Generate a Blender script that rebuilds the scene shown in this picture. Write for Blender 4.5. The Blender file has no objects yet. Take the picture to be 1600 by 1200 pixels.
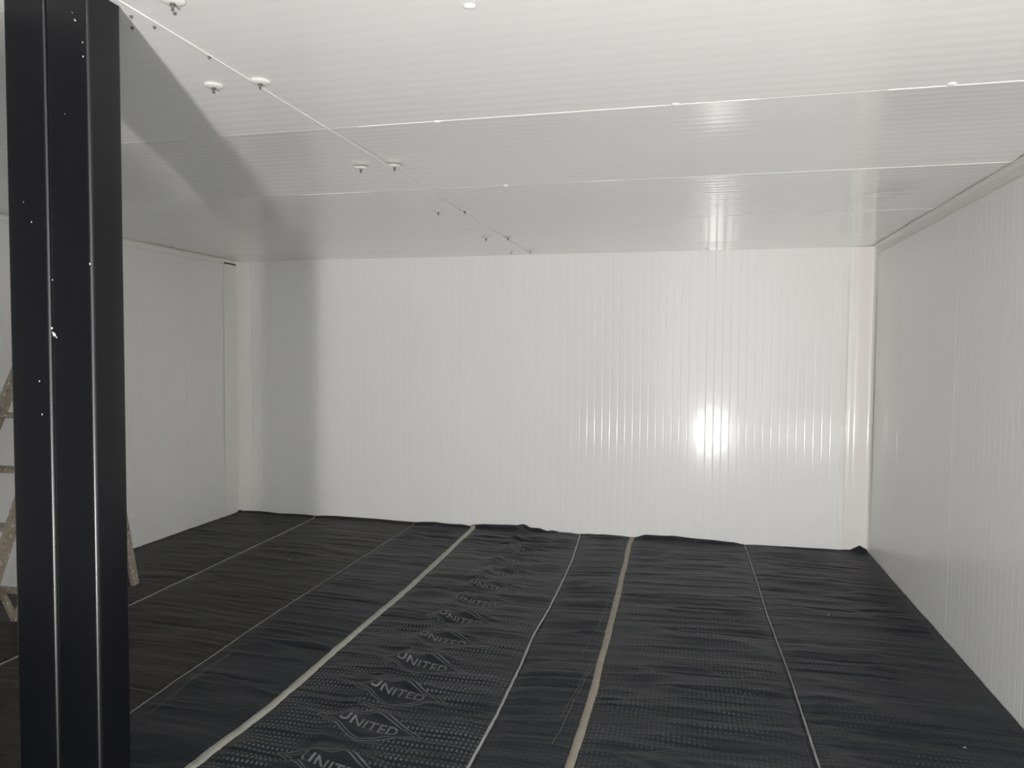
import bpy, bmesh, math
import numpy as np
from mathutils import Matrix, Vector

sc = bpy.context.scene
COL = sc.collection

# ------------------------------------------------------------------ camera
F_PX = 1162.49
YAW, PITCH, ROLL = -0.2371, -0.0436, 0.0072
cy_, sy_ = math.cos(YAW), math.sin(YAW)
cp_, sp_ = math.cos(PITCH), math.sin(PITCH)
fwd = Vector((sy_ * cp_, cy_ * cp_, sp_))
r0 = Vector((cy_, -sy_, 0))
u0 = r0.cross(fwd)
c_, s_ = math.cos(ROLL), math.sin(ROLL)
right = c_ * r0 + s_ * u0
up = -s_ * r0 + c_ * u0
cam_data = bpy.data.cameras.new('camera')
cam_data.sensor_width = 36
cam_data.lens = 36 * F_PX / 1600
cam_data.clip_start = 0.05
cam = bpy.data.objects.new('camera', cam_data)
M3 = Matrix((right, up, -fwd)).transposed()
cam.matrix_world = Matrix.Translation((0, 0, 1.6)) @ M3.to_4x4()
COL.objects.link(cam)
sc.camera = cam

# ------------------------------------------------------------------ world and light
w = bpy.data.worlds.new('world')
sc.world = w
w.use_nodes = True
w.node_tree.nodes['Background'].inputs[0].default_value = (0.97, 0.98, 1.0, 1)
w.node_tree.nodes['Background'].inputs[1].default_value = 5.0

# a site floodlight standing on the floor behind the photographer, tipped up
ld = bpy.data.lights.new('flood_light', 'AREA')
ld.shape = 'RECTANGLE'
ld.size, ld.size_y = 0.14, 0.40
ld.energy = 290
ld.color = (1.0, 0.985, 0.95)
lo = bpy.data.objects.new('flood_light', ld)
lo.location = (0.42, -2.7, 0.14)
aim = Vector((-0.12, 1.0, 1.75)).normalized()
lo.rotation_euler = aim.to_track_quat('-Z', 'Y').to_euler()
COL.objects.link(lo)

sc.cycles.max_bounces = 20
sc.cycles.diffuse_bounces = 16
sc.view_settings.view_transform = 'Standard'
sc.view_settings.look = 'None'
sc.view_settings.exposure = 0.10
sc.view_settings.gamma = 1.0
sc.view_settings.use_curve_mapping = False

# ------------------------------------------------------------------ room numbers
YD = -0.6   # front end of the room: partition on the left, open on the right
XL, XR, YB, YF, HC = -4.30, 1.398, 6.42, -3.6, 2.452
RIDGE = -1.377
T = 0.05

# ------------------------------------------------------------------ helpers
def link(name, me, mat=None, parent=None, smooth=False):
    o = bpy.data.objects.new(name, me)
    if mat and not me.materials:
        me.materials.append(mat)
    COL.objects.link(o)
    if parent:
        o.parent = parent
    if smooth:
        for p in me.polygons:
            p.use_smooth = True
    return o

def from_py(name, v, f, mat=None, parent=None, smooth=False):
    me = bpy.data.meshes.new(name)
    me.from_pydata([tuple(map(float, p)) for p in v], [], f)
    me.update()
    return link(name, me, mat, parent, smooth)

def bm_obj(name, bm, mat=None, parent=None, smooth=False):
    bmesh.ops.recalc_face_normals(bm, faces=bm.faces)
    me = bpy.data.meshes.new(name)
    bm.to_mesh(me)
    bm.free()
    return link(name, me, mat, parent, smooth)

def add_box(bm, lo_, hi_, bevel=0.0, seg=2):
    r = bmesh.ops.create_cube(bm, size=1)
    s = [hi_[i] - lo_[i] for i in range(3)]
    c = [(hi_[i] + lo_[i]) / 2 for i in range(3)]
    for v in r['verts']:
        v.co = Vector([v.co[i] * s[i] + c[i] for i in range(3)])
    if bevel:
        es = list({e for v in r['verts'] for e in v.link_edges})
        bmesh.ops.bevel(bm, geom=es, offset=bevel, segments=seg, affect='EDGES', profile=0.5)

def box(name, lo_, hi_, mat, parent=None, bevel=0.0):
    bm = bmesh.new()
    add_box(bm, lo_, hi_, bevel)
    return bm_obj(name, bm, mat, parent)

def tag(o, label=None, cat=None, group=None, kind=None):
    if label: o['label'] = label
    if cat: o['category'] = cat
    if group: o['group'] = group
    if kind: o['kind'] = kind
    return o

def empty(name, loc):
    o = bpy.data.objects.new(name, None)
    o.location = loc
    o.empty_display_size = 0.1
    COL.objects.link(o)
    return o

# ------------------------------------------------------------------ materials
def new_mat(name):
    m = bpy.data.materials.new(name)
    m.use_nodes = True
    nt = m.node_tree
    return m, nt, nt.nodes['Principled BSDF']

def nd(nt, typ, **kw):
    n = nt.nodes.new(typ)
    for k, v in kw.items():
        setattr(n, k, v)
    return n

def math_n(nt, op, a, b=None, clamp=False):
    n = nd(nt, 'ShaderNodeMath', operation=op, use_clamp=clamp)
    for i, q in enumerate((a, b)):
        if q is None: continue
        if isinstance(q, (int, float)):
            n.inputs[i].default_value = q
        else:
            nt.links.new(q, n.inputs[i])
    return n.outputs[0]

def mix_col(nt, fac, a, b):
    n = nd(nt, 'ShaderNodeMix', data_type='RGBA')
    if isinstance(fac, (int, float)): n.inputs[0].default_value = fac
    else: nt.links.new(fac, n.inputs[0])
    for k, q in ((6, a), (7, b)):
        if isinstance(q, tuple): n.inputs[k].default_value = (*q, 1)
        else: nt.links.new(q, n.inputs[k])
    return n.outputs[2]

def noise(nt, vec, scale, detail=2, dist=0.0):
    n = nd(nt, 'ShaderNodeTexNoise')
    n.inputs['Scale'].default_value = scale
    n.inputs['Detail'].default_value = detail
    n.inputs['Distortion'].default_value = dist
    if vec is not None: nt.links.new(vec, n.inputs['Vector'])
    return n.outputs['Fac']

def scaled(nt, vec, s):
    m = nd(nt, 'ShaderNodeMapping')
    m.inputs['Scale'].default_value = s
    nt.links.new(vec, m.inputs['Vector'])
    return m.outputs[0]

def set_spec(b, v):
    b.inputs['Specular IOR Level'].default_value = v

def steel_mat(name, col, rough, coat, coat_rough, smudges=(), rib_axis='z'):
    """white painted sheet steel: satin base with a thin clear coat"""
    m, nt, b = new_mat(name)
    geo = nd(nt, 'ShaderNodeNewGeometry')
    pos = geo.outputs['Position']
    n1 = noise(nt, scaled(nt, pos, (0.9, 0.9, 0.9)), 1.0, 3)
    c = mix_col(nt, n1, tuple(x * 0.975 for x in col), tuple(min(1, x * 1.015) for x in col))
    for (p, rad, amt) in smudges:
        d = nd(nt, 'ShaderNodeVectorMath', operation='SUBTRACT')
        nt.links.new(pos, d.inputs[0]); d.inputs[1].default_value = p
        s = scaled(nt, d.outputs[0], (1 / rad[0], 1 / rad[1], 1 / rad[2]))
        l = nd(nt, 'ShaderNodeVectorMath', operation='LENGTH')
        nt.links.new(s, l.inputs[0])
        nn = noise(nt, scaled(nt, pos, (9, 22, 14)), 1.0, 3)
        k = math_n(nt, 'SUBTRACT', 1.0, l.outputs['Value'], True)
        k = math_n(nt, 'MULTIPLY', k, math_n(nt, 'MULTIPLY', math_n(nt, 'SUBTRACT', nn, 0.42, True), 6.0, True))
        k = math_n(nt, 'MULTIPLY', k, amt)
        c = mix_col(nt, k, c, (0.22, 0.22, 0.21))
    nt.links.new(c, b.inputs['Base Color'])
    b.inputs['Roughness'].default_value = rough
    set_spec(b, 0.12)
    b.inputs['Coat Weight'].default_value = coat
    b.inputs['Coat Roughness'].default_value = coat_rough
    # slight oil-canning of the sheet
    st = (6, 6, 0.8) if rib_axis == 'z' else (0.8, 6, 6)
    n2 = noise(nt, scaled(nt, pos, st), 1.0, 2)
    bump = nd(nt, 'ShaderNodeBump')
    bump.inputs['Strength'].default_value = 0.12
    bump.inputs['Distance'].default_value = 0.01
    nt.links.new(n2, bump.inputs['Height'])
    nt.links.new(bump.outputs[0], b.inputs['Normal'])
    nt.links.new(bump.outputs[0], b.inputs['Coat Normal'])
    return m

WALLC = (0.925, 0.922, 0.905)
M_wall = steel_mat('white_steel_wall', WALLC, 0.36, 0.30, 0.115)
M_ceil = steel_mat('white_steel_ceiling', WALLC, 0.36, 0.95, 0.14,
                   smudges=(((0.98, 4.30, HC), (0.22, 0.40, 0.3), 0.35), ((0.75, 4.75, HC), (0.14, 0.3, 0.3), 0.2)), rib_axis='x')
M_trim_left = steel_mat('white_steel_trim_left', (0.93, 0.925, 0.89), 0.28, 0.3, 0.10)
M_trim_right = steel_mat('white_steel_trim_grey', (0.80, 0.80, 0.77), 0.30, 0.3, 0.12)
M_trim = steel_mat('white_steel_trim', (0.905, 0.87, 0.835), 0.28, 0.3, 0.10)

def plain(name, col, rough, spec=0.5, metal=0.0, bump_scale=None, bump_d=0.0005, var=0.1):
    m, nt, b = new_mat(name)
    tc = nd(nt, 'ShaderNodeNewGeometry')
    n1 = noise(nt, scaled(nt, tc.outputs['Position'], (12, 12, 12)), 1.0, 3)
    c = mix_col(nt, n1, tuple(x * (1 - var) for x in col), tuple(min(1, x * (1 + var)) for x in col))
    nt.links.new(c, b.inputs['Base Color'])
    b.inputs['Roughness'].default_value = rough
    b.inputs['Metallic'].default_value = metal
    set_spec(b, spec)
    if bump_scale:
        n2 = noise(nt, scaled(nt, tc.outputs['Position'], (bump_scale,) * 3), 1.0, 3)
        bp = nd(nt, 'ShaderNodeBump')
        bp.inputs['Distance'].default_value = bump_d
        bp.inputs['Strength'].default_value = 0.6
        nt.links.new(n2, bp.inputs['Height'])
        nt.links.new(bp.outputs[0], b.inputs['Normal'])
    return m

M_core = plain('panel_core', (0.6, 0.58, 0.5), 0.9)
M_seal = plain('white_sealant', (0.88, 0.88, 0.85), 0.45)
M_washer = plain('white_plastic', (0.88, 0.87, 0.84), 0.35)
M_rod = plain('dark_rod', (0.10, 0.10, 0.095), 0.5)
M_post = plain('black_gloss_paint', (0.0025, 0.0028, 0.0042), 0.30, 0.5, 0.0, 180, 0.0003, 0.2)
M_splash = plain('white_paint_fleck', (0.55, 0.56, 0.55), 0.6)
M_strapA = plain('cream_strip', (0.42, 0.42, 0.37), 0.6, 0.3, 0, 90, 0.002, 0.25)
M_strapB = plain('beige_strip', (0.33, 0.30, 0.24), 0.6, 0.3, 0, 60, 0.002, 0.2)
M_selv = plain('pale_selvedge', (0.36, 0.365, 0.36), 0.6, 0.3, 0, 90, 0.001, 0.3)
M_selv_dim = plain('grey_selvedge', (0.27, 0.275, 0.27), 0.6, 0.3, 0, 90, 0.001, 0.4)
M_letter = plain('pale_print', (0.155, 0.16, 0.16), 0.55, 0.3, 0, 200, 0.0004, 0.3)
M_thread = plain('pale_thread', (0.2, 0.2, 0.19), 0.7)
M_chip = plain('white_chip', (0.5, 0.5, 0.47), 0.7)
M_slab = plain('floor_slab', (0.25, 0.24, 0.22), 0.9)

def wood_mat():
    m, nt, b = new_mat('paint_spattered_wood')
    tc = nd(nt, 'ShaderNodeTexCoord')
    g = noise(nt, scaled(nt, tc.outputs['Object'], (40, 40, 3)), 1.0, 4)
    c = mix_col(nt, g, (0.25, 0.205, 0.15), (0.44, 0.39, 0.31))
    sp = noise(nt, scaled(nt, tc.outputs['Object'], (55, 55, 55)), 1.0, 2)
    sp = math_n(nt, 'MULTIPLY', math_n(nt, 'SUBTRACT', sp, 0.60, True), 14, True)
    c = mix_col(nt, sp, c, (0.72, 0.70, 0.66))
    sd = noise(nt, scaled(nt, tc.outputs['Object'], (21, 25, 22)), 1.0, 2)
    sd = math_n(nt, 'MULTIPLY', math_n(nt, 'SUBTRACT', sd, 0.64, True), 12, True)
    c = mix_col(nt, sd, c, (0.13, 0.07, 0.045))
    nt.links.new(c, b.inputs['Base Color'])
    b.inputs['Roughness'].default_value = 0.75
    return m
M_wood = wood_mat()

def sheet_mat(name, base, dots, dx=0.021, dy=0.029, logo=None, rough=0.42):
    """black film; dots = contrast of the raised dot grid; logo=(xc, y0, pitch, amount)"""
    m, nt, b = new_mat(name)
    geo = nd(nt, 'ShaderNodeNewGeometry')
    sep = nd(nt, 'ShaderNodeSeparateXYZ')
    nt.links.new(geo.outputs['Position'], sep.inputs[0])
    X, Y = sep.outputs[0], sep.outputs[1]
    n1 = noise(nt, scaled(nt, geo.outputs['Position'], (1.6, 2.4, 1)), 1.0, 3)
    c = mix_col(nt, n1, tuple(x * 0.78 for x in base), tuple(x * 1.22 for x in base))
    height = None
    if dots > 0:
        wob = math_n(nt, 'MULTIPLY', noise(nt, scaled(nt, geo.outputs['Position'], (7, 7, 1)), 1.0, 1), 0.012)
        fx = math_n(nt, 'SUBTRACT', math_n(nt, 'FRACT', math_n(nt, 'DIVIDE', math_n(nt, 'ADD', math_n(nt, 'ADD', X, 20.0), wob), dx)), 0.5)
        fy = math_n(nt, 'SUBTRACT', math_n(nt, 'FRACT', math_n(nt, 'DIVIDE', math_n(nt, 'ADD', math_n(nt, 'ADD', Y, 20.0), wob), dy)), 0.5)
        d2 = math_n(nt, 'ADD', math_n(nt, 'MULTIPLY', fx, fx), math_n(nt, 'MULTIPLY', fy, fy))
        mask = math_n(nt, 'MULTIPLY', math_n(nt, 'SUBTRACT', 0.085, d2, True), 22, True)
        n3 = noise(nt, scaled(nt, geo.outputs['Position'], (3.2, 4, 1)), 1.0, 2)
        patch = math_n(nt, 'MULTIPLY', math_n(nt, 'SUBTRACT', n3, 0.30, True), 3.2, True)
        mask = math_n(nt, 'MULTIPLY', mask, patch)
        line = None
        if logo:
            xc, yc0, pitch, amt = logo
            ddx = math_n(nt, 'SUBTRACT', X, xc)
            ysh = math_n(nt, 'ADD', Y, math_n(nt, 'MULTIPLY', ddx, 0.14))
            fr = math_n(nt, 'SUBTRACT', math_n(nt, 'FRACT', math_n(nt, 'DIVIDE', math_n(nt, 'ADD', math_n(nt, 'SUBTRACT', ysh, yc0), pitch * 20.5), pitch)), 0.5)
            ady = math_n(nt, 'ABSOLUTE', math_n(nt, 'MULTIPLY', fr, pitch))
            dd = math_n(nt, 'ADD', math_n(nt, 'DIVIDE', math_n(nt, 'ABSOLUTE', ddx), 0.255), math_n(nt, 'DIVIDE', ady, 0.118))
            outside = math_n(nt, 'GREATER_THAN', dd, 1.04)
            mask = math_n(nt, 'MULTIPLY', mask, outside)
            def band(a, wd):
                e = math_n(nt, 'ABSOLUTE', math_n(nt, 'SUBTRACT', dd, a))
                return math_n(nt, 'MULTIPLY', math_n(nt, 'SUBTRACT', 1.0, math_n(nt, 'DIVIDE', e, wd), True), 1.6, True)
            line = math_n(nt, 'MULTIPLY', math_n(nt, 'ADD', band(1.0, 0.035), band(0.86, 0.03), True), amt)
        c = mix_col(nt, math_n(nt, 'MULTIPLY', mask, dots), c, (0.17, 0.175, 0.18))
        if line is not None:
            c = mix_col(nt, line, c, (0.17, 0.175, 0.17))
        height = mask
    # fine crinkle
    n2 = noise(nt, scaled(nt, geo.outputs['Position'], (14, 95, 20)), 1.0, 3, 0.4)
    hh = math_n(nt, 'MULTIPLY', n2, 1.0)
    if height is not None:
        hh = math_n(nt, 'ADD', hh, math_n(nt, 'MULTIPLY', height, 0.35 * min(1, dots * 2)))
    bp = nd(nt, 'ShaderNodeBump')
    bp.inputs['Strength'].default_value = 0.7
    bp.inputs['Distance'].default_value = 0.006
    nt.links.new(hh, bp.inputs['Height'])
    nt.links.new(bp.outputs[0], b.inputs['Normal'])
    nt.links.new(c, b.inputs['Base Color'])
    b.inputs['Roughness'].default_value = rough
    set_spec(b, 0.19)
    return m

BLK = (0.018, 0.0205, 0.025)
BRN = (0.024, 0.0235, 0.023)

# ------------------------------------------------------------------ panels
def ribbed_profile(width, pitch=0.0653, gw=0.013, gd=0.00066):
    """points (s, depth) across a panel face; depth > 0 goes away from the room"""
    pts = [(0.0, 0.004), (0.0007, 0.004), (0.0014, 0.0), (0.0022, 0.0)]
    n = int((width - 0.04) / pitch)
    off = (width - (n - 1) * pitch) / 2
    for i in range(n):
        c0 = off + i * pitch
        pts.append((c0 - gw * 0.5 - 0.0012, 0.0))
        for k in range(9):
            u = k / 8.0
            pts.append((c0 + (u - 0.5) * gw, gd * 0.5 * (1 - math.cos(2 * math.pi * u))))
        pts.append((c0 + gw * 0.5 + 0.0012, 0.0))
    pts += [(width - 0.0022, 0.0), (width - 0.0014, 0.0), (width - 0.0007, 0.004), (width, 0.004)]
    return pts

def panel(name, origin, s_dir, l_dir, n_dir, width, length, mat, parent, bow=0.0, nseg=1, rib=(0.013, 0.00066), dish=0.0):
    """n_dir points away from the room (thickness direction)"""
    prof = [(a, d + dish * math.sin(math.pi * a / width)) for a, d in ribbed_profile(width, gw=rib[0], gd=rib[1])]
    o, s, l, n = (Vector(q) for q in (origin, s_dir, l_dir, n_dir))
    vs, fs = [], []
    P = len(prof)
    ts = [0.0, 0.003 / length] + [j / nseg for j in range(1, nseg)] + [1 - 0.003 / length, 1.0]
    nseg = len(ts) - 1
    for t in ts:
        b_ = bow * math.sin(math.pi * t)
        for (a, d) in prof:
            vs.append(o + s * a + l * (length * t) + n * (d + b_))
    for j in range(nseg):
        for i in range(P - 1):
            a = j * P + i
            fs.append((a, a + 1, a + 1 + P, a + P))
    k = len(vs)
    for t in (0, 1):
        for a in (0, width):
            vs.append(o + s * a + l * (length * t) + n * T)
    fs.append((k, k + 1, k + 3, k + 2))
    L0 = 0; L1 = nseg * P
    fs.append(tuple([k, k + 1] + list(range(P - 1, -1, -1))))
    fs.append(tuple([k + 2, k + 3] + list(range(L1 + P - 1, L1 - 1, -1))))
    fs.append(tuple([k + 2, k] + [j * P for j in range(nseg + 1)]))
    fs.append(tuple([k + 3, k + 1] + [j * P + P - 1 for j in range(nseg + 1)]))
    me = bpy.data.meshes.new(name)
    me.from_pydata([tuple(v) for v in vs], [], fs)
    bm = bmesh.new(); bm.from_mesh(me)
    bmesh.ops.recalc_face_normals(bm, faces=bm.faces)
    bm.to_mesh(me); bm.free()
    ob = link(name, me, mat, parent)
    nf = nseg * (P - 1)
    for i, p in enumerate(me.polygons):
        p.use_smooth = i < nf and P - 1 <= i < nf - (P - 1) and (i % (P - 1)) not in (0, 1, P - 2, P - 3)
    return ob

def seams(start, lo_, hi_, pitch):
    v = [lo_]
    k = math.ceil((lo_ - start) / pitch + 0.08)
    while start + k * pitch < hi_ - 0.08:
        v.append(start + k * pitch); k += 1
    v.append(hi_)
    return v

# walls: a thin core slab (the structure) with the sheet steel panels in front of it
def wall(name, lo_, hi_):
    return tag(box(name, lo_, hi_, M_core), kind='structure')

wb = wall('wall_back', (XL - T - .02, YB + T, -0.05), (XR + T + .02, YB + T + .05, HC + T))
ss = seams(0.043, XL, XR, 1.123)
for a, b_ in zip(ss[:-1], ss[1:]):
    panel('panel', (a, YB, 0), (1, 0, 0), (0, 0, 1), (0, 1, 0), b_ - a, HC, M_wall, wb, bow=0.018, nseg=28)
wr = wall('wall_right', (XR + T, YD - T, -0.05), (XR + T + .05, YB + T, HC + T))
ss = seams(4.54, YD, YB, 1.123)
for a, b_ in zip(ss[:-1], ss[1:]):
    panel('panel', (XR, a, 0), (0, 1, 0), (0, 0, 1), (1, 0, 0), b_ - a, HC, M_wall, wr, bow=0.004, nseg=6)
wl = wall('wall_left', (XL - T - .05, YD - T, -0.05), (XL - T, YB + T, HC + T))
for a, b_ in zip(ss[:-1], ss[1:]):
    panel('panel', (XL, a, 0), (0, 1, 0), (0, 0, 1), (-1, 0, 0), b_ - a, HC, M_wall, wl, bow=0.006, nseg=6)
# partition with the wide opening the photographer stands in; the floodlight is beyond it
XJ = -0.64
wf = wall('wall_front', (XL - T - .02, YD - T - .06, -0.05), (XJ, YD - T, HC + T))
ss = seams(XJ, XL, XJ, 1.123)
for a, b_ in zip(ss[:-1], ss[1:]):
    panel('panel', (a, YD, 0), (1, 0, 0), (0, 0, 1), (0, -1, 0), b_ - a, HC, M_wall, wf, nseg=1)

ce = wall('ceiling', (XL - T - .02, YD - T, HC + T), (XR + T + .02, YB + T, HC + T + .05))
ss = seams(2.655, YD, YB, 1.09)
for x0, x1 in ((XL, RIDGE), (RIDGE, XR)):
    for a, b_ in zip(ss[:-1], ss[1:]):
        panel('panel', (x0, a, HC), (0, 1, 0), (1, 0, 0), (0, 0, 1), b_ - a, x1 - x0, M_ceil, ce,
              rib=(0.060, 0.00035), dish=0.027 if 2 < a < 3 else 0.002)
# sealant: the long bead on the butt joint, broken beads in the cross joints
rng = np.random.default_rng(7)
def bead(path, wd, th, axis, parent, mat=M_seal):
    """a wobbly ribbon with a rounded section under the ceiling; axis = 'x' or 'y' running direction"""
    vs, fs = [], []
    for i, (x, y) in enumerate(path):
        ww = wd * (0.75 + 0.5 * rng.random())
        for k, (q, h) in enumerate(((-.5, -0.0005), (-.3, th * .8), (0, th), (.3, th * .8), (.5, -0.0005))):
            if axis == 'y': vs.append((x + q * ww, y, HC - h))
            else: vs.append((x, y + q * ww, HC - h))
        if i:
            a = (i - 1) * 5
            for k in range(4):
                fs.append((a + k, a + k + 1, a + k + 6, a + k + 5))
    return from_py('sealant_bead', vs, fs, mat, parent, True)
ys = np.arange(0.2, 6.40, 0.06)
tag(bead([(RIDGE + 0.0015 * math.sin(7 * y), y) for y in ys], 0.0075, 0.002, 'y', ce), 'long white sealant bead on the ceiling butt joint')
for y, spans in ((2.655, ((-2.35, -2.0), (-1.25, 0.25), (0.6, 1.38))), (3.745, ((-2.1, -1.7), (-0.5, -0.35), (-0.05, 1.38))),
                 (4.835, ((-0.15, 0.12), (0.2, 1.36)))):
    for a, b_ in spans:
        bead([(x, y) for x in np.arange(a, b_, 0.05)], 0.007, 0.0022, 'x', ce)
# dabs of sealant
for (x, y) in ((-0.936, 2.66), (-0.071, 2.651), (0.78, 2.639), (-0.947, 3.748), (-0.55, 1.80), (0.10, 6.33)):
    bm = bmesh.new()
    bmesh.ops.create_uvsphere(bm, u_segments=10, v_segments=6, radius=1)
    for v in bm.verts:
        v.co = Vector((v.co.x * 0.016 + x, v.co.y * 0.013 + y, v.co.z * 0.005 + HC))
    bm_obj('sealant_dab', bm, M_seal, ce, True)
for (x, y) in ((-1.399, 1.729), (-1.412, 1.66), (-1.459, 1.719), (-1.29, 1.669), (-1.385, 1.94)):
    bm = bmesh.new()
    bmesh.ops.create_cone(bm, cap_ends=True, segments=10, radius1=0.003, radius2=0.0045, depth=0.006)
    for v in bm.verts: v.co += Vector((x, y, HC - 0.002))
    bm_obj('screw_head', bm, M_rod, ce)

# floor structure
fl = tag(box('floor', (XL - T - .02, YF - T, -0.10), (XR + T + .02, YB + T, -0.02), M_slab), kind='structure')

# ------------------------------------------------------------------ trims
def extrude_profile(name, prof, axis, a, b_, mat, nseg=1):
    """prof: closed list of 2D points; axis 'z' -> (x,y) profile, axis 'y' -> (x,z) profile, axis 'x' -> (y,z)"""
    vs, fs = [], []
    n = len(prof)
    for j in range(nseg + 1):
        t = a + (b_ - a) * j / nseg
        for (p, q) in prof:
            vs.append({'z': (p, q, t), 'y': (p, t, q), 'x': (t, p, q)}[axis])
    for j in range(nseg):
        for i in range(n):
            i2 = (i + 1) % n
            fs.append((j * n + i, j * n + i2, (j + 1) * n + i2, (j + 1) * n + i))
    fs.append(tuple(range(n)))
    fs.append(tuple(nseg * n + i for i in range(n)))
    me = bpy.data.meshes.new(name)
    me.from_pydata(vs, [], fs)
    bm = bmesh.new(); bm.from_mesh(me)
    bmesh.ops.recalc_face_normals(bm, faces=bm.faces)
    bm.to_mesh(me); bm.free()
    return tag(link(name, me, mat), kind='structure')

def angle_profile(cx, cz, sx, sz, lx, lz, t=0.0025, hem=0.006):
    """L flashing in the corner (cx,cz); sx,sz point into the room; rolled hem on each free edge"""
    e = 0.0008
    p = [(0, 0), (lx, 0), (lx + hem * .3, t * .8), (lx, t * 2.4), (lx - hem, t * 1.6), (lx - hem * 1.6, t),
         (0.030, t), (0.020, t * 1.5), (0.010, 0.006), (0.006, 0.010), (t * 1.5, 0.020), (t, 0.030),
         (t, lz - hem * 1.6), (t * 1.6, lz - hem), (t * 2.4, lz), (t * .8, lz + hem * .3), (0, lz)]
    return [(cx + sx * (e + a), cz + sz * (e + b_)) for a, b_ in p]

def bowed_angle():
    p = [(0, 0), (0.188, 0), (0.188, 0.0008), (0.185, 0.0012)]
    for k in range(1, 8):               # shallow rolled edge rising off the wall
        t = k / 8
        p.append((0.185 - 0.075 * t, 0.0012 + 0.0115 * (t - 0.10 * math.sin(2 * math.pi * t))))
    p += [(0.105, 0.0130), (0.070, 0.0125), (0.035, 0.0105), (0.022, 0.0115), (0.012, 0.0150), (0.006, 0.022), (0.0022, 0.032), (0.0012, 0.045), (0, 0.046)]
    return [(XR - .0008 - a, YB - .0008 - b_) for a, b_ in p]
tr1 = extrude_profile('trim_1', bowed_angle(), 'z', 0.0, HC - .004, M_trim)
for p in tr1.data.polygons:
    p.use_smooth = len(p.vertices) == 4
tr1.modifiers.new('split', 'EDGE_SPLIT').split_angle = math.radians(25)
extrude_profile('trim_2', angle_profile(XL, YB, 1, -1, 0.155, 0.22, hem=0.002), 'z', 0.0, HC - .004, M_trim_left)
extrude_profile('trim_3', angle_profile(XR, HC, -1, -1, 0.036, 0.066), 'y', YD, YB - .004, M_trim_right)
extrude_profile('trim_4', angle_profile(XL, HC, 1, -1, 0.03, 0.05), 'y', YD, YB - .004, M_trim_left)

# ------------------------------------------------------------------ value noise for the sheets
LAT = np.random.default_rng(11).random((256, 256))
def vnoise(x, y, seed=0):
    x = np.asarray(x, float) + seed * 17.3 + 500; y = np.asarray(y, float) + seed * 9.7 + 500
    xi, yi = np.floor(x).astype(int), np.floor(y).astype(int)
    fx, fy = x - xi, y - yi
    fx = fx * fx * (3 - 2 * fx); fy = fy * fy * (3 - 2 * fy)
    g = lambda a, b_: LAT[a % 256, b_ % 256]
    return (g(xi, yi) * (1 - fx) + g(xi + 1, yi) * fx) * (1 - fy) + (g(xi, yi + 1) * (1 - fx) + g(xi + 1, yi + 1) * fx) * fy

LOGO_X, LOGO_Y0, LOGO_P = -1.31, 2.865, 0.322
def smooth01(t):
    t = np.clip(t, 0, 1); return t * t * (3 - 2 * t)

# centre lines of the joints between the sheets (x as a function of y)
LINES = [
    [(0, -3.36), (3.0, -3.37), (3.9, -3.384), (4.9, -3.413), (6.42, -3.474)],
    [(0, -2.36), (2.74, -2.371), (3.92, -2.433), (6.42, -2.462)],
    [(0, -1.83), (2.4, -1.832), (2.9, -1.808), (3.54, -1.821), (4.64, -1.828), (6.42, -1.897)],
    [(0, -0.80), (2.68, -0.813), (3.09, -0.808), (3.6, -0.822), (3.98, -0.841), (4.77, -0.842), (5.6, -0.87), (6.42, -0.925)],
    [(0, -0.43), (2.77, -0.431), (3.51, -0.426), (4.6, -0.446), (5.46, -0.461), (6.2, -0.48), (6.42, -0.474)],
    [(0, 0.52), (3.0, 0.505), (3.8, 0.498), (4.69, 0.474), (5.55, 0.468), (6.42, 0.450)],
]
def line_x(i, y):
    if i < 0: return np.full_like(np.asarray(y, float), XL + 0.004)
    if i >= len(LINES): return np.full_like(np.asarray(y, float), XR - 0.004)
    p = LINES[i]
    return np.interp(y, [q[0] for q in p], [q[1] for q in p]) + 0.004 * (vnoise(y * 2.3, i * 7.1, 3) - .5)

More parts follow.
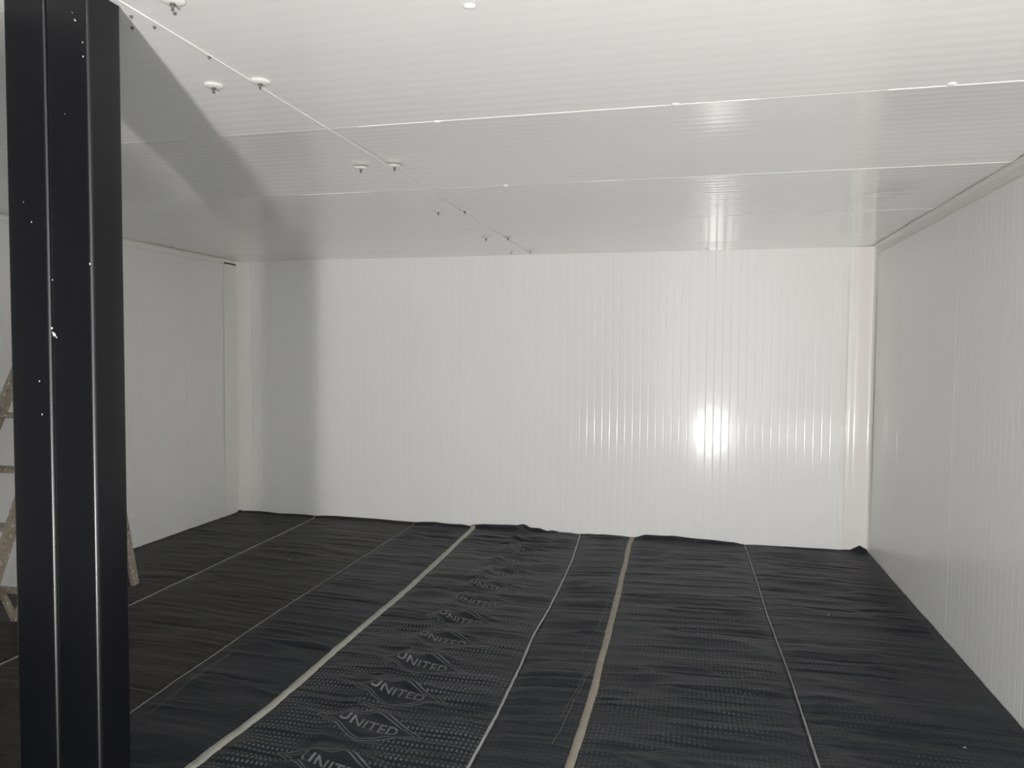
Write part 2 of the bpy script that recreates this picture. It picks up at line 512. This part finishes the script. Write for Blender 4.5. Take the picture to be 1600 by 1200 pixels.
def height(i, x, y):
    """wrinkled surface of sheet i"""
    x = np.asarray(x, float); y = np.asarray(y, float)
    xa, xb = line_x(i - 1, y), line_x(i, y)
    strength = [0.75, 0.8, 1.0, 1.0, 1.0, 1.0, 1.0][i]
    sl = [0.05, 0.05, 0.05, 0.04, -0.16, -0.05, 0.03][i]
    yy = y + sl * x + 0.05 * vnoise(x * 1.7, y * 1.3, i)
    # narrow creases running across the sheet
    r1 = 1 - np.abs(2 * vnoise(x * 1.5, yy * 7.5, i + 1) - 1)
    r2 = 1 - np.abs(2 * vnoise(x * 2.2, yy * 15.0, i + 21) - 1)
    r3 = vnoise(x * 4.0, yy * 34.0, i + 41)
    big = vnoise(x * 1.1, y * 2.2, i + 61)
    gate = smooth01((vnoise(x * 1.3, yy * 4.0, i + 81) - 0.25) * 2.2)
    v2 = 1 - np.abs(2 * vnoise(x * 1.3, yy * 11.0, i + 31) - 1)
    h = 0.012 * r1 ** 3 * gate + 0.008 * r2 ** 2.2 + 0.0034 * r3 + 0.006 * big - 0.012 * v2 ** 7 * gate
    # calmer along the edges, where the joints hold the film down
    e = np.minimum((x - xa) / 0.10, (xb - x) / 0.10)
    h = h * (0.30 + 0.70 * smooth01(e)) * strength
    if i == 3:
        k = np.round((y - LOGO_Y0) / LOGO_P)
        dy = y - (LOGO_Y0 + k * LOGO_P)
        am = 0.6 + 0.8 * vnoise(k * 3.1, 5.0, 2)
        h = h + am * 0.024 * np.exp(-((x + 1.43 - 0.15 * dy) / 0.050) ** 2) * (0.35 + 0.65 * np.exp(-((dy - 0.03) / 0.085) ** 2))
        h = h + am * 0.019 * np.exp(-((x + 1.24) / 0.11) ** 2) * np.exp(-((dy - 0.085 + 0.25 * (x + 1.24)) / 0.026) ** 2)
        h = h - am * 0.010 * np.exp(-((x + 1.24) / 0.10) ** 2) * np.exp(-((dy + 0.01) / 0.05) ** 2)
    # turned up against the back wall
    turn = {0: 0.018, 1: 0.018, 2: 0.016, 4: 0.006, 6: 0.006}.get(i, 0.0)
    up_ = np.full_like(x, turn)
    if i == 3:
        up_ = np.interp(x, [-1.9, -1.52, -1.38, -1.30, -1.22, -1.17, -1.1, -0.92], [0.030, 0.040, 0.018, 0.030, 0.012, 0.020, 0.004, 0.004])
    if i == 5:
        up_ = np.interp(x, [-0.48, -0.43, -0.37, 0.2, 0.32, 0.46], [0.004, 0.012, 0.034, 0.024, 0.012, 0.004])
    if i == 6:
        up_ = np.interp(x, [0.45, 1.18, 1.26, 1.335, 1.39, 1.40], [0.006, 0.006, 0.014, 0.062, 0.022, 0.010])
    h = h + up_ * smooth01((y - (YB - 0.055)) / 0.048)
    if i == 6:   # turned up a little at the right wall
        h = h + 0.012 * smooth01((x - (XR - 0.05)) / 0.045)
    if i == 0:
        h = h + 0.010 * smooth01(((XL + 0.05) - x) / 0.045)
    return h

def ygrid():
    return np.concatenate([np.arange(YD + 0.01, 1.7, 0.10), np.arange(1.7, 4.2, 0.0075), np.arange(4.2, YB - 0.07, 0.011),
                           np.linspace(YB - 0.07, YB - 0.0045, 12)])
SHEETS = [
    (sheet_mat('black_film_far_left', BRN, 0.0), 'black sheet against the left wall, at the ladder foot', 0.045),
    (sheet_mat('black_film_left', BRN, 0.0), 'brownish black sheet, second from the left wall, thin pale edge lines both sides', 0.045),
    (sheet_mat('black_film_mid_left', BLK, 0.0), 'narrow black sheet just left of the long cream strip', 0.04),
    (sheet_mat('black_film_printed', BLK, 0.72, logo=(LOGO_X, LOGO_Y0, LOGO_P, 0.75)), 'dotted black sheet printed with diamonds reading UNITED, right of the cream strip', 0.024),
    (sheet_mat('black_film_narrow', BLK, 0.14), 'narrowest black sheet, between the white line and the beige strip', 0.03),
    (sheet_mat('black_film_mid_right', BLK, 0.35, logo=(-0.03, 2.87, 0.90, 0.28)), 'black crumpled sheet just right of the beige strip', 0.03),
    (sheet_mat('black_film_right', BLK, 0.20), 'black crumpled sheet along the right wall, corner poking up', 0.03),
]
YG = ygrid()
for i, (mt, lab, dxs) in enumerate(SHEETS):
    xa, xb = line_x(i - 1, YG), line_x(i, YG)
    if i > 0: xa = xa + 0.0005
    nx = int(round(float(np.mean(xb - xa)) / dxs)) + 1
    t = np.linspace(0, 1, nx + 1)
    if i in (0, 6):
        extra = np.array([0.985, 0.97, 0.955]) if i == 6 else np.array([0.015, 0.03, 0.045])
        t = np.unique(np.concatenate([t, extra]))
    if i == 6:
        t = np.unique(np.concatenate([t, np.linspace(0.85, 1, 14)]))
    X = xa[:, None] + (xb - xa)[:, None] * t[None, :]
    Y = np.repeat(YG[:, None], len(t), 1)
    Z = height(i, X, Y)
    V = np.stack([X, Y, Z], -1).reshape(-1, 3)
    ny, nxx = X.shape
    a = (np.arange(ny - 1)[:, None] * nxx + np.arange(nxx - 1)[None, :]).ravel()
    Fq = np.stack([a, a + 1, a + 1 + nxx, a + nxx], -1)
    # thickness: a skirt of the film down to the slab all round
    me = bpy.data.meshes.new('floor_sheet')
    ring = list(range(nxx)) + [r * nxx + nxx - 1 for r in range(1, ny)] + [(ny - 1) * nxx + q for q in range(nxx - 2, -1, -1)] + [r * nxx for r in range(ny - 2, 0, -1)]
    base = len(V)
    V2 = V[ring].copy(); V2[:, 2] = -0.018
    V = np.concatenate([V, V2])
    rn = len(ring)
    skirt = [(ring[k], base + k, base + (k + 1) % rn, ring[(k + 1) % rn]) for k in range(rn)]
    F = np.concatenate([Fq, np.array(skirt)])
    me.vertices.add(len(V)); me.vertices.foreach_set('co', V.ravel())
    me.loops.add(len(F) * 4); me.loops.foreach_set('vertex_index', F.ravel())
    me.polygons.add(len(F))
    me.polygons.foreach_set('loop_start', np.arange(len(F)) * 4)
    me.polygons.foreach_set('loop_total', np.full(len(F), 4))
    me.polygons.foreach_set('use_smooth', np.concatenate([np.ones(len(Fq), bool), np.zeros(rn, bool)]))
    me.update(calc_edges=True)
    so = link('floor_sheet', me, mt)
    tag(so, lab, 'floor sheet', 'black sheets laid side by side over the floor')
    SHEETS[i] = SHEETS[i] + (so,)

# edge strips and selvedges
def joint_height(j, y):
    x = line_x(j, y)
    return np.maximum(height(j, x - 0.002, y), height(j + 1, x + 0.002, y))

def ribbon(name, j, width, mat, th=0.0016, y0=0.6, wob=0.0, parent=None, off=0.0, seed=0, ripple=0.15):
    ys_ = np.arange(y0, YB - 0.012, 0.02)
    cx = line_x(j, ys_) + off + wob * (vnoise(ys_ * 3.1, 4.4, seed) - .5)
    ww = width * (1 - ripple / 2 + ripple * vnoise(ys_ * 9.0, 1.2, seed + 5))
    prof = np.array([-.5, -.42, 0, .42, .5])
    pz = np.array([-0.002, th, th * 1.3, th, -0.002])
    vs = []
    for y, x, w_ in zip(ys_, cx, ww):
        for q, z in zip(prof, pz):
            xx = x + q * w_
            yv = np.array([y])
            jx = line_x(j, yv)[0]
            si = j if xx < jx else j + 1
            hz = float(np.maximum(height(si, np.array([xx]), yv), joint_height(j, yv))[0])
            vs.append((xx, y, hz + z + 0.0012))
    n = len(ys_)
    fs = [(a * 5 + k, a * 5 + k + 1, a * 5 + k + 6, a * 5 + k + 5) for a in range(n - 1) for k in range(4)]
    fs += [(0, 1, 2, 3, 4), tuple((n - 1) * 5 + k for k in range(5))]
    return from_py(name, vs, fs, mat, parent, True)

ribbon('selvedge', 0, 0.010, M_selv, parent=SHEETS[0][3], seed=1, ripple=.4)
ribbon('selvedge', 1, 0.0055, M_selv_dim, parent=SHEETS[1][3], seed=2, ripple=.7)
tag(ribbon('joint_strip', 2, 0.044, M_strapA, 0.003, seed=3, wob=0.006),
    'wide cream strip on the floor left of the UNITED sheet', 'joint strip', 'pale strips over the sheet joints')
ribbon('selvedge', 3, 0.013, M_selv, 0.002, parent=SHEETS[3][3], seed=4, wob=0.004, ripple=.3)
tag(ribbon('joint_strip', 4, 0.037, M_strapB, 0.003, seed=5, wob=0.006),
    'beige strip on the floor right of centre, loose threads beside it', 'joint strip', 'pale strips over the sheet joints')
ribbon('selvedge', 5, 0.010, M_selv_dim, parent=SHEETS[5][3], seed=6, ripple=.4)

# UNITED lettering, laid on the wrinkled printed sheet
fc = bpy.data.curves.new('lettering', 'FONT')
fc.body = 'UNITED'
fc.size = 0.074
fc.space_character = 1.08
fc.align_x = 'CENTER'; fc.align_y = 'CENTER'
fc.offset = 0.0012
fo = bpy.data.objects.new('lettering_source', fc)
COL.objects.link(fo)
bpy.context.view_layer.update()
tm = bpy.data.meshes.new_from_object(fo.evaluated_get(bpy.context.evaluated_depsgraph_get()))
bpy.data.objects.remove(fo)
bm = bmesh.new(); bm.from_mesh(tm)
bmesh.ops.triangulate(bm, faces=bm.faces)
for _ in range(3):
    le = [e for e in bm.edges if e.calc_length() > 0.007]
    if le: bmesh.ops.subdivide_edges(bm, edges=le, cuts=1)
    bmesh.ops.triangulate(bm, faces=bm.faces)
bm.to_mesh(tm); bm.free()
TV = np.array([v.co[:] for v in tm.vertices]); TF = [tuple(p.vertices) for p in tm.polygons]
for k in range(-1, 10):
    x = LOGO_X + TV[:, 0]
    y = LOGO_Y0 + k * LOGO_P + TV[:, 1] * 1.15 - 0.14 * TV[:, 0]
    z = height(3, x, y) + 0.0013
    from_py('lettering', np.stack([x, y, z], -1), TF, M_letter, SHEETS[3][3], True)

# loose threads
def thread(pts, si, r, label):
    cu = bpy.data.curves.new('loose_thread', 'CURVE')
    cu.dimensions = '3D'; cu.bevel_depth = r; cu.bevel_resolution = 1; cu.resolution_u = 6
    sp = cu.splines.new('NURBS'); sp.points.add(len(pts) - 1)
    for q, (x, y) in zip(sp.points, pts):
        q.co = (x, y, float(height(si, np.array([x]), np.array([y]))[0]) + 0.004, 1)
    sp.order_u = 3; sp.use_endpoint_u = True
    me_o = bpy.data.objects.new('tmp', cu); COL.objects.link(me_o)
    bpy.context.view_layer.update()
    me = bpy.data.meshes.new_from_object(me_o.evaluated_get(bpy.context.evaluated_depsgraph_get()))
    bpy.data.objects.remove(me_o)
    o = link('loose_thread', me, M_thread)
    return tag(o, label, 'thread', 'threads frayed off the sheet edges')
def dense(p):
    ys_ = np.linspace(p[0][1], p[-1][1], 16)
    P = sorted(p, key=lambda q: q[1])
    return [(float(np.interp(y, [q[1] for q in P], [q[0] for q in P])) + 0.004 * float(vnoise(y * 8, 2, 9) - .5), float(y)) for y in ys_]
thread(dense([(-0.50, 4.75), (-0.491, 4.489), (-0.525, 4.016), (-0.535, 3.80)]), 4, 0.0009, 'farthest pale thread curling beside the beige strip')
thread(dense([(-0.465, 3.85), (-0.50, 3.42), (-0.53, 3.12)]), 4, 0.0008, 'short faint pale thread nearest the beige strip')
thread(dense([(-0.455, 3.75), (-0.49, 3.39), (-0.516, 2.97), (-0.525, 2.90)]), 4, 0.0011, 'longest near pale thread left of the beige strip')
thread(dense([(-2.33, 3.42), (-2.30, 3.03), (-2.27, 2.72)]), 2, 0.0007, 'grey thread beside the thin edge line right of the post')

def chip(x, y, si, s, label):
    bm = bmesh.new()
    bmesh.ops.create_icosphere(bm, subdivisions=1, radius=s)
    z = float(height(si, np.array([x]), np.array([y]))[0])
    for n_, v in enumerate(bm.verts):
        v.co = Vector((v.co.x * (1 + .4 * math.sin(n_ * 2.1)) + x, v.co.y + y, v.co.z * .45 + z + s * .4))
    tag(bm_obj('paint_chip', bm, M_chip), label, 'chip', 'crumbs on the black sheets')
chip(-2.93, 5.28 - 0.28, 1, 0.007, 'small white crumb on the brownish sheet left of the cream strip')
chip(0.83, 4.78, 6, 0.006, 'small white crumb on the right sheet, toward the back wall')
chip(1.10, 3.30, 6, 0.0055, 'small white crumb on the right sheet near the right wall')

# ------------------------------------------------------------------ ceiling bolts
def ceiling_bolt(x, y, label, s=1.0):
    e = empty('ceiling_bolt', (x, y, HC))
    tag(e, label, 'bolt', 'panel bolts along the ceiling joint')
    bm = bmesh.new()
    R_ = 0.031 * s
    prof = [(0.0, 0.0), (R_ * 0.98, 0.0), (R_, -0.0012), (R_ * 0.92, -0.003), (R_ * .6, -0.0056), (R_ * .28, -0.0068), (0.0, -0.0068)]
    n = 20
    rings = []
    for (r, z) in prof:
        if r == 0: rings.append([bm.verts.new((0, 0, z))])
        else: rings.append([bm.verts.new((r * math.cos(2 * math.pi * k / n), r * math.sin(2 * math.pi * k / n), z)) for k in range(n)])
    for a, b_ in zip(rings[:-1], rings[1:]):
        for k in range(n):
            k2 = (k + 1) % n
            if len(a) == 1: bm.faces.new((a[0], b_[k], b_[k2]))
            elif len(b_) == 1: bm.faces.new((a[k], a[k2], b_[0]))
            else: bm.faces.new((a[k], a[k2], b_[k2], b_[k]))
    bm_obj('washer', bm, M_washer, e, True)
    bm = bmesh.new()
    bmesh.ops.create_cone(bm, cap_ends=True, segments=6, radius1=0.0065 * s, radius2=0.0065 * s, depth=0.006)
    for v in bm.verts: v.co.z -= 0.0095
    bm_obj('nut', bm, M_rod, e)
    bm = bmesh.new()
    bmesh.ops.create_cone(bm, cap_ends=True, segments=10, radius1=0.0038 * s, radius2=0.004 * s, depth=0.016)
    for v in bm.verts: v.co.z -= 0.0160
    bm_obj('threaded_rod', bm, M_rod, e)
rows = [(1.61, 'beside the post top'), (2.148, 'large, second pair out from the post'), (3.247, 'third pair out from the post'),
        (4.34, 'fourth pair out from the post'), (5.42, 'fifth pair, near the back wall'), (6.22, 'last pair, tight to the back wall')]
for y, t_ in rows:
    xl, xr = (-1.50, -1.25) if y < 2 else (-1.518, -1.350)
    if y > 6: sz = 0.55
    else: sz = 1.0
    ceiling_bolt(xl, y, 'white ceiling bolt left of the long joint, ' + t_, sz)
    ceiling_bolt(xr, y, 'white ceiling bolt right of the long joint, ' + t_, sz)

# ------------------------------------------------------------------ steel post: two box tubes side by side
PX0, PX1, PX2, PY0, PY1 = -1.649, -1.5245, -1.400, 1.505, 1.612
post = empty('steel_post', ((PX0 + PX2) / 2, (PY0 + PY1) / 2, 0.02))
tag(post, 'black painted steel post of two box tubes at the left, floor to ceiling', 'post')
def tube(x0, x1):
    r = 0.011
    bm = bmesh.new()
    pts = []
    for cx, cy, a0 in ((x1 - r, PY1 - r, 0), (x0 + r, PY1 - r, 90), (x0 + r, PY0 + r, 180), (x1 - r, PY0 + r, 270)):
        for k in range(7):
            a = math.radians(a0 + 15 * k)
            pts.append((cx + r * math.cos(a), cy + r * math.sin(a)))
    o = post.location
    lo_ = [bm.verts.new((p[0] - o.x, p[1] - o.y, 0.0)) for p in pts]
    hi_ = [bm.verts.new((p[0] - o.x, p[1] - o.y, HC - 0.022)) for p in pts]
    n = len(pts)
    for k in range(n):
        bm.faces.new((lo_[k], lo_[(k + 1) % n], hi_[(k + 1) % n], hi_[k]))
    bm.faces.new(lo_[::-1]); bm.faces.new(hi_)
    ob = bm_obj('box_tube', bm, M_post, post)
    for p in ob.data.polygons:
        p.use_smooth = len(p.vertices) == 4
    md = ob.modifiers.new('split', 'EDGE_SPLIT'); md.split_angle = math.radians(50)
    return ob
tube(PX0, PX1 - 0.0003)
tube(PX1 + 0.0003, PX2)
# paint flecks on the post (part of it): small ragged flakes on the front faces
def fleck(x, z, s, seed, dx=0):
    rg = np.random.default_rng(seed)
    bm = bmesh.new()
    c = bm.verts.new((0, -0.0012, 0)); ring = []
    n = 9
    for k in range(n):
        a = 2 * math.pi * k / n; rr = s * (0.45 + 0.9 * rg.random())
        ring.append(bm.verts.new((rr * math.cos(a) * .8 + dx * math.sin(a) * s, -0.0003, rr * math.sin(a))))
    for k in range(n): bm.faces.new((c, ring[k], ring[(k + 1) % n]))
    for v in bm.verts: v.co += Vector((x - post.location.x, PY0 - post.location.y, z - post.location.z))
    bm_obj('paint_fleck', bm, M_splash, post)
def post_px(px, py):
    """point on the front face plane of the post seen at a photo pixel, used once to read off the flecks"""
    d = fwd + right * ((px - 800) / F_PX) - up * ((py - 600) / F_PX)
    t = PY0 / d.y
    return d.x * t, 1.6 + d.z * t
for px, py, s, dx in ((84, 521, .0068, -.5), (81, 513, .0035, 0), (88, 527, .0035, 0), (62, 596, .003, 0), (66, 647, .0028, 0), (49, 347, .0026, 0),
                      (37, 316, .002, 0), (117, 31, .003, -1.0), (113, 20, .002, -1.0), (101, 178, .002, -.8), (129, 66, .0022, 0),
                      (130, 88, .0022, 0), (82, 437, .0022, 0), (141, 412, .003, 0)):
    x, z = post_px(px, py)
    fleck(x, z, s, int(px * 7 + py), dx)

# ------------------------------------------------------------------ stepladder
lad = empty('step_ladder', (-3.8, 3.7, 0.02))
tag(lad, 'paint-spattered wooden stepladder standing behind the black post', 'ladder')
def beam(name, a, b_, wa, wb_, side=Vector((1, 0, 0)), mat=None, z_up=None):
    """rectangular bar a->b_, wa = width along 'side', wb_ = other width"""
    a, b_ = Vector(a), Vector(b_)
    d = (b_ - a); L = d.length; d.normalize()
    s = (side - d * side.dot(d)).normalized()
    t = d.cross(s)
    bm = bmesh.new()
    add_box(bm, (-wa / 2, -wb_ / 2, 0), (wa / 2, wb_ / 2, L), 0.003, 1)
    Mx = Matrix((s, t, d)).transposed().to_4x4()
    Mx.translation = a
    ob = bm_obj(name, bm, mat or M_wood, lad)
    ob.matrix_parent_inverse = Matrix.Translation(-lad.location)
    ob.matrix_world = Mx
    ob.matrix_basis = Mx
    return ob
TOPY, TOPZ = 3.87, 1.80
ZF = 0.022
xs_n, xs_f = -3.60, -4.03          # near / far side at the feet
xt_n, xt_f = -3.66, -3.97
FY, RY = 3.02, 4.19
def fr(tz, side):                  # point on a front rail at height tz
    t = (tz - ZF) / (TOPZ - ZF)
    x = (xs_n + (xt_n - xs_n) * t) if side == 'n' else (xs_f + (xt_f - xs_f) * t)
    return Vector((x, FY + (TOPY - 0.03 - FY) * t, tz))
def rr_(tz, side):
    t = (tz - ZF) / (TOPZ - ZF)
    x = (xs_n + (xt_n - xs_n) * t) if side == 'n' else (xs_f + (xt_f - xs_f) * t)
    return Vector((x, RY + (TOPY + 0.03 - RY) * t, tz))
for sd in 'nf':
    beam('front_rail', fr(ZF, sd), fr(TOPZ, sd), 0.024, 0.075)
    beam('rear_leg', rr_(ZF, sd), rr_(TOPZ, sd), 0.030, 0.050)
for k in range(1, 6):
    z = ZF + 0.295 * k
    a, b_ = fr(z, 'f'), fr(z, 'n')
    bm = bmesh.new()
    add_box(bm, (a.x + .012, a.y - .05, z - .012), (b_.x - .012, a.y + .05, z + .012), .003, 1)
    ob = bm_obj('step', bm, M_wood, lad); ob.location = -lad.location
for z in (0.30, 1.1):
    beam('crossbar', rr_(z, 'f'), rr_(z, 'n'), 0.02, 0.04, Vector((0, 1, 0)))
beam('brace', rr_(0.30, 'f') , rr_(1.1, 'n'), 0.012, 0.03, Vector((0, 1, 0)))
beam('brace', fr(0.03, 'n') + Vector((-.02, .02, 0)), fr(0.26, 'n') + Vector((-.16, -.02, 0)), 0.02, 0.025)
beam('brace', (-3.76, 3.43, .035), (-3.88, 3.45, .19), 0.03, 0.03)
beam('brace', (-3.76, 3.43, .035), (-3.70, 3.45, .19), 0.03, 0.03)
beam('crossbar', (-4.02, 3.45, .20), (-3.61, 3.45, .20), 0.03, 0.035, Vector((0, 1, 0)))
bm = bmesh.new()
add_box(bm, (xt_f - .04, TOPY - .09, TOPZ), (xt_n + .04, TOPY + .09, TOPZ + .025), .004, 1)
ob = bm_obj('top_board', bm, M_wood, lad); ob.location = -lad.location
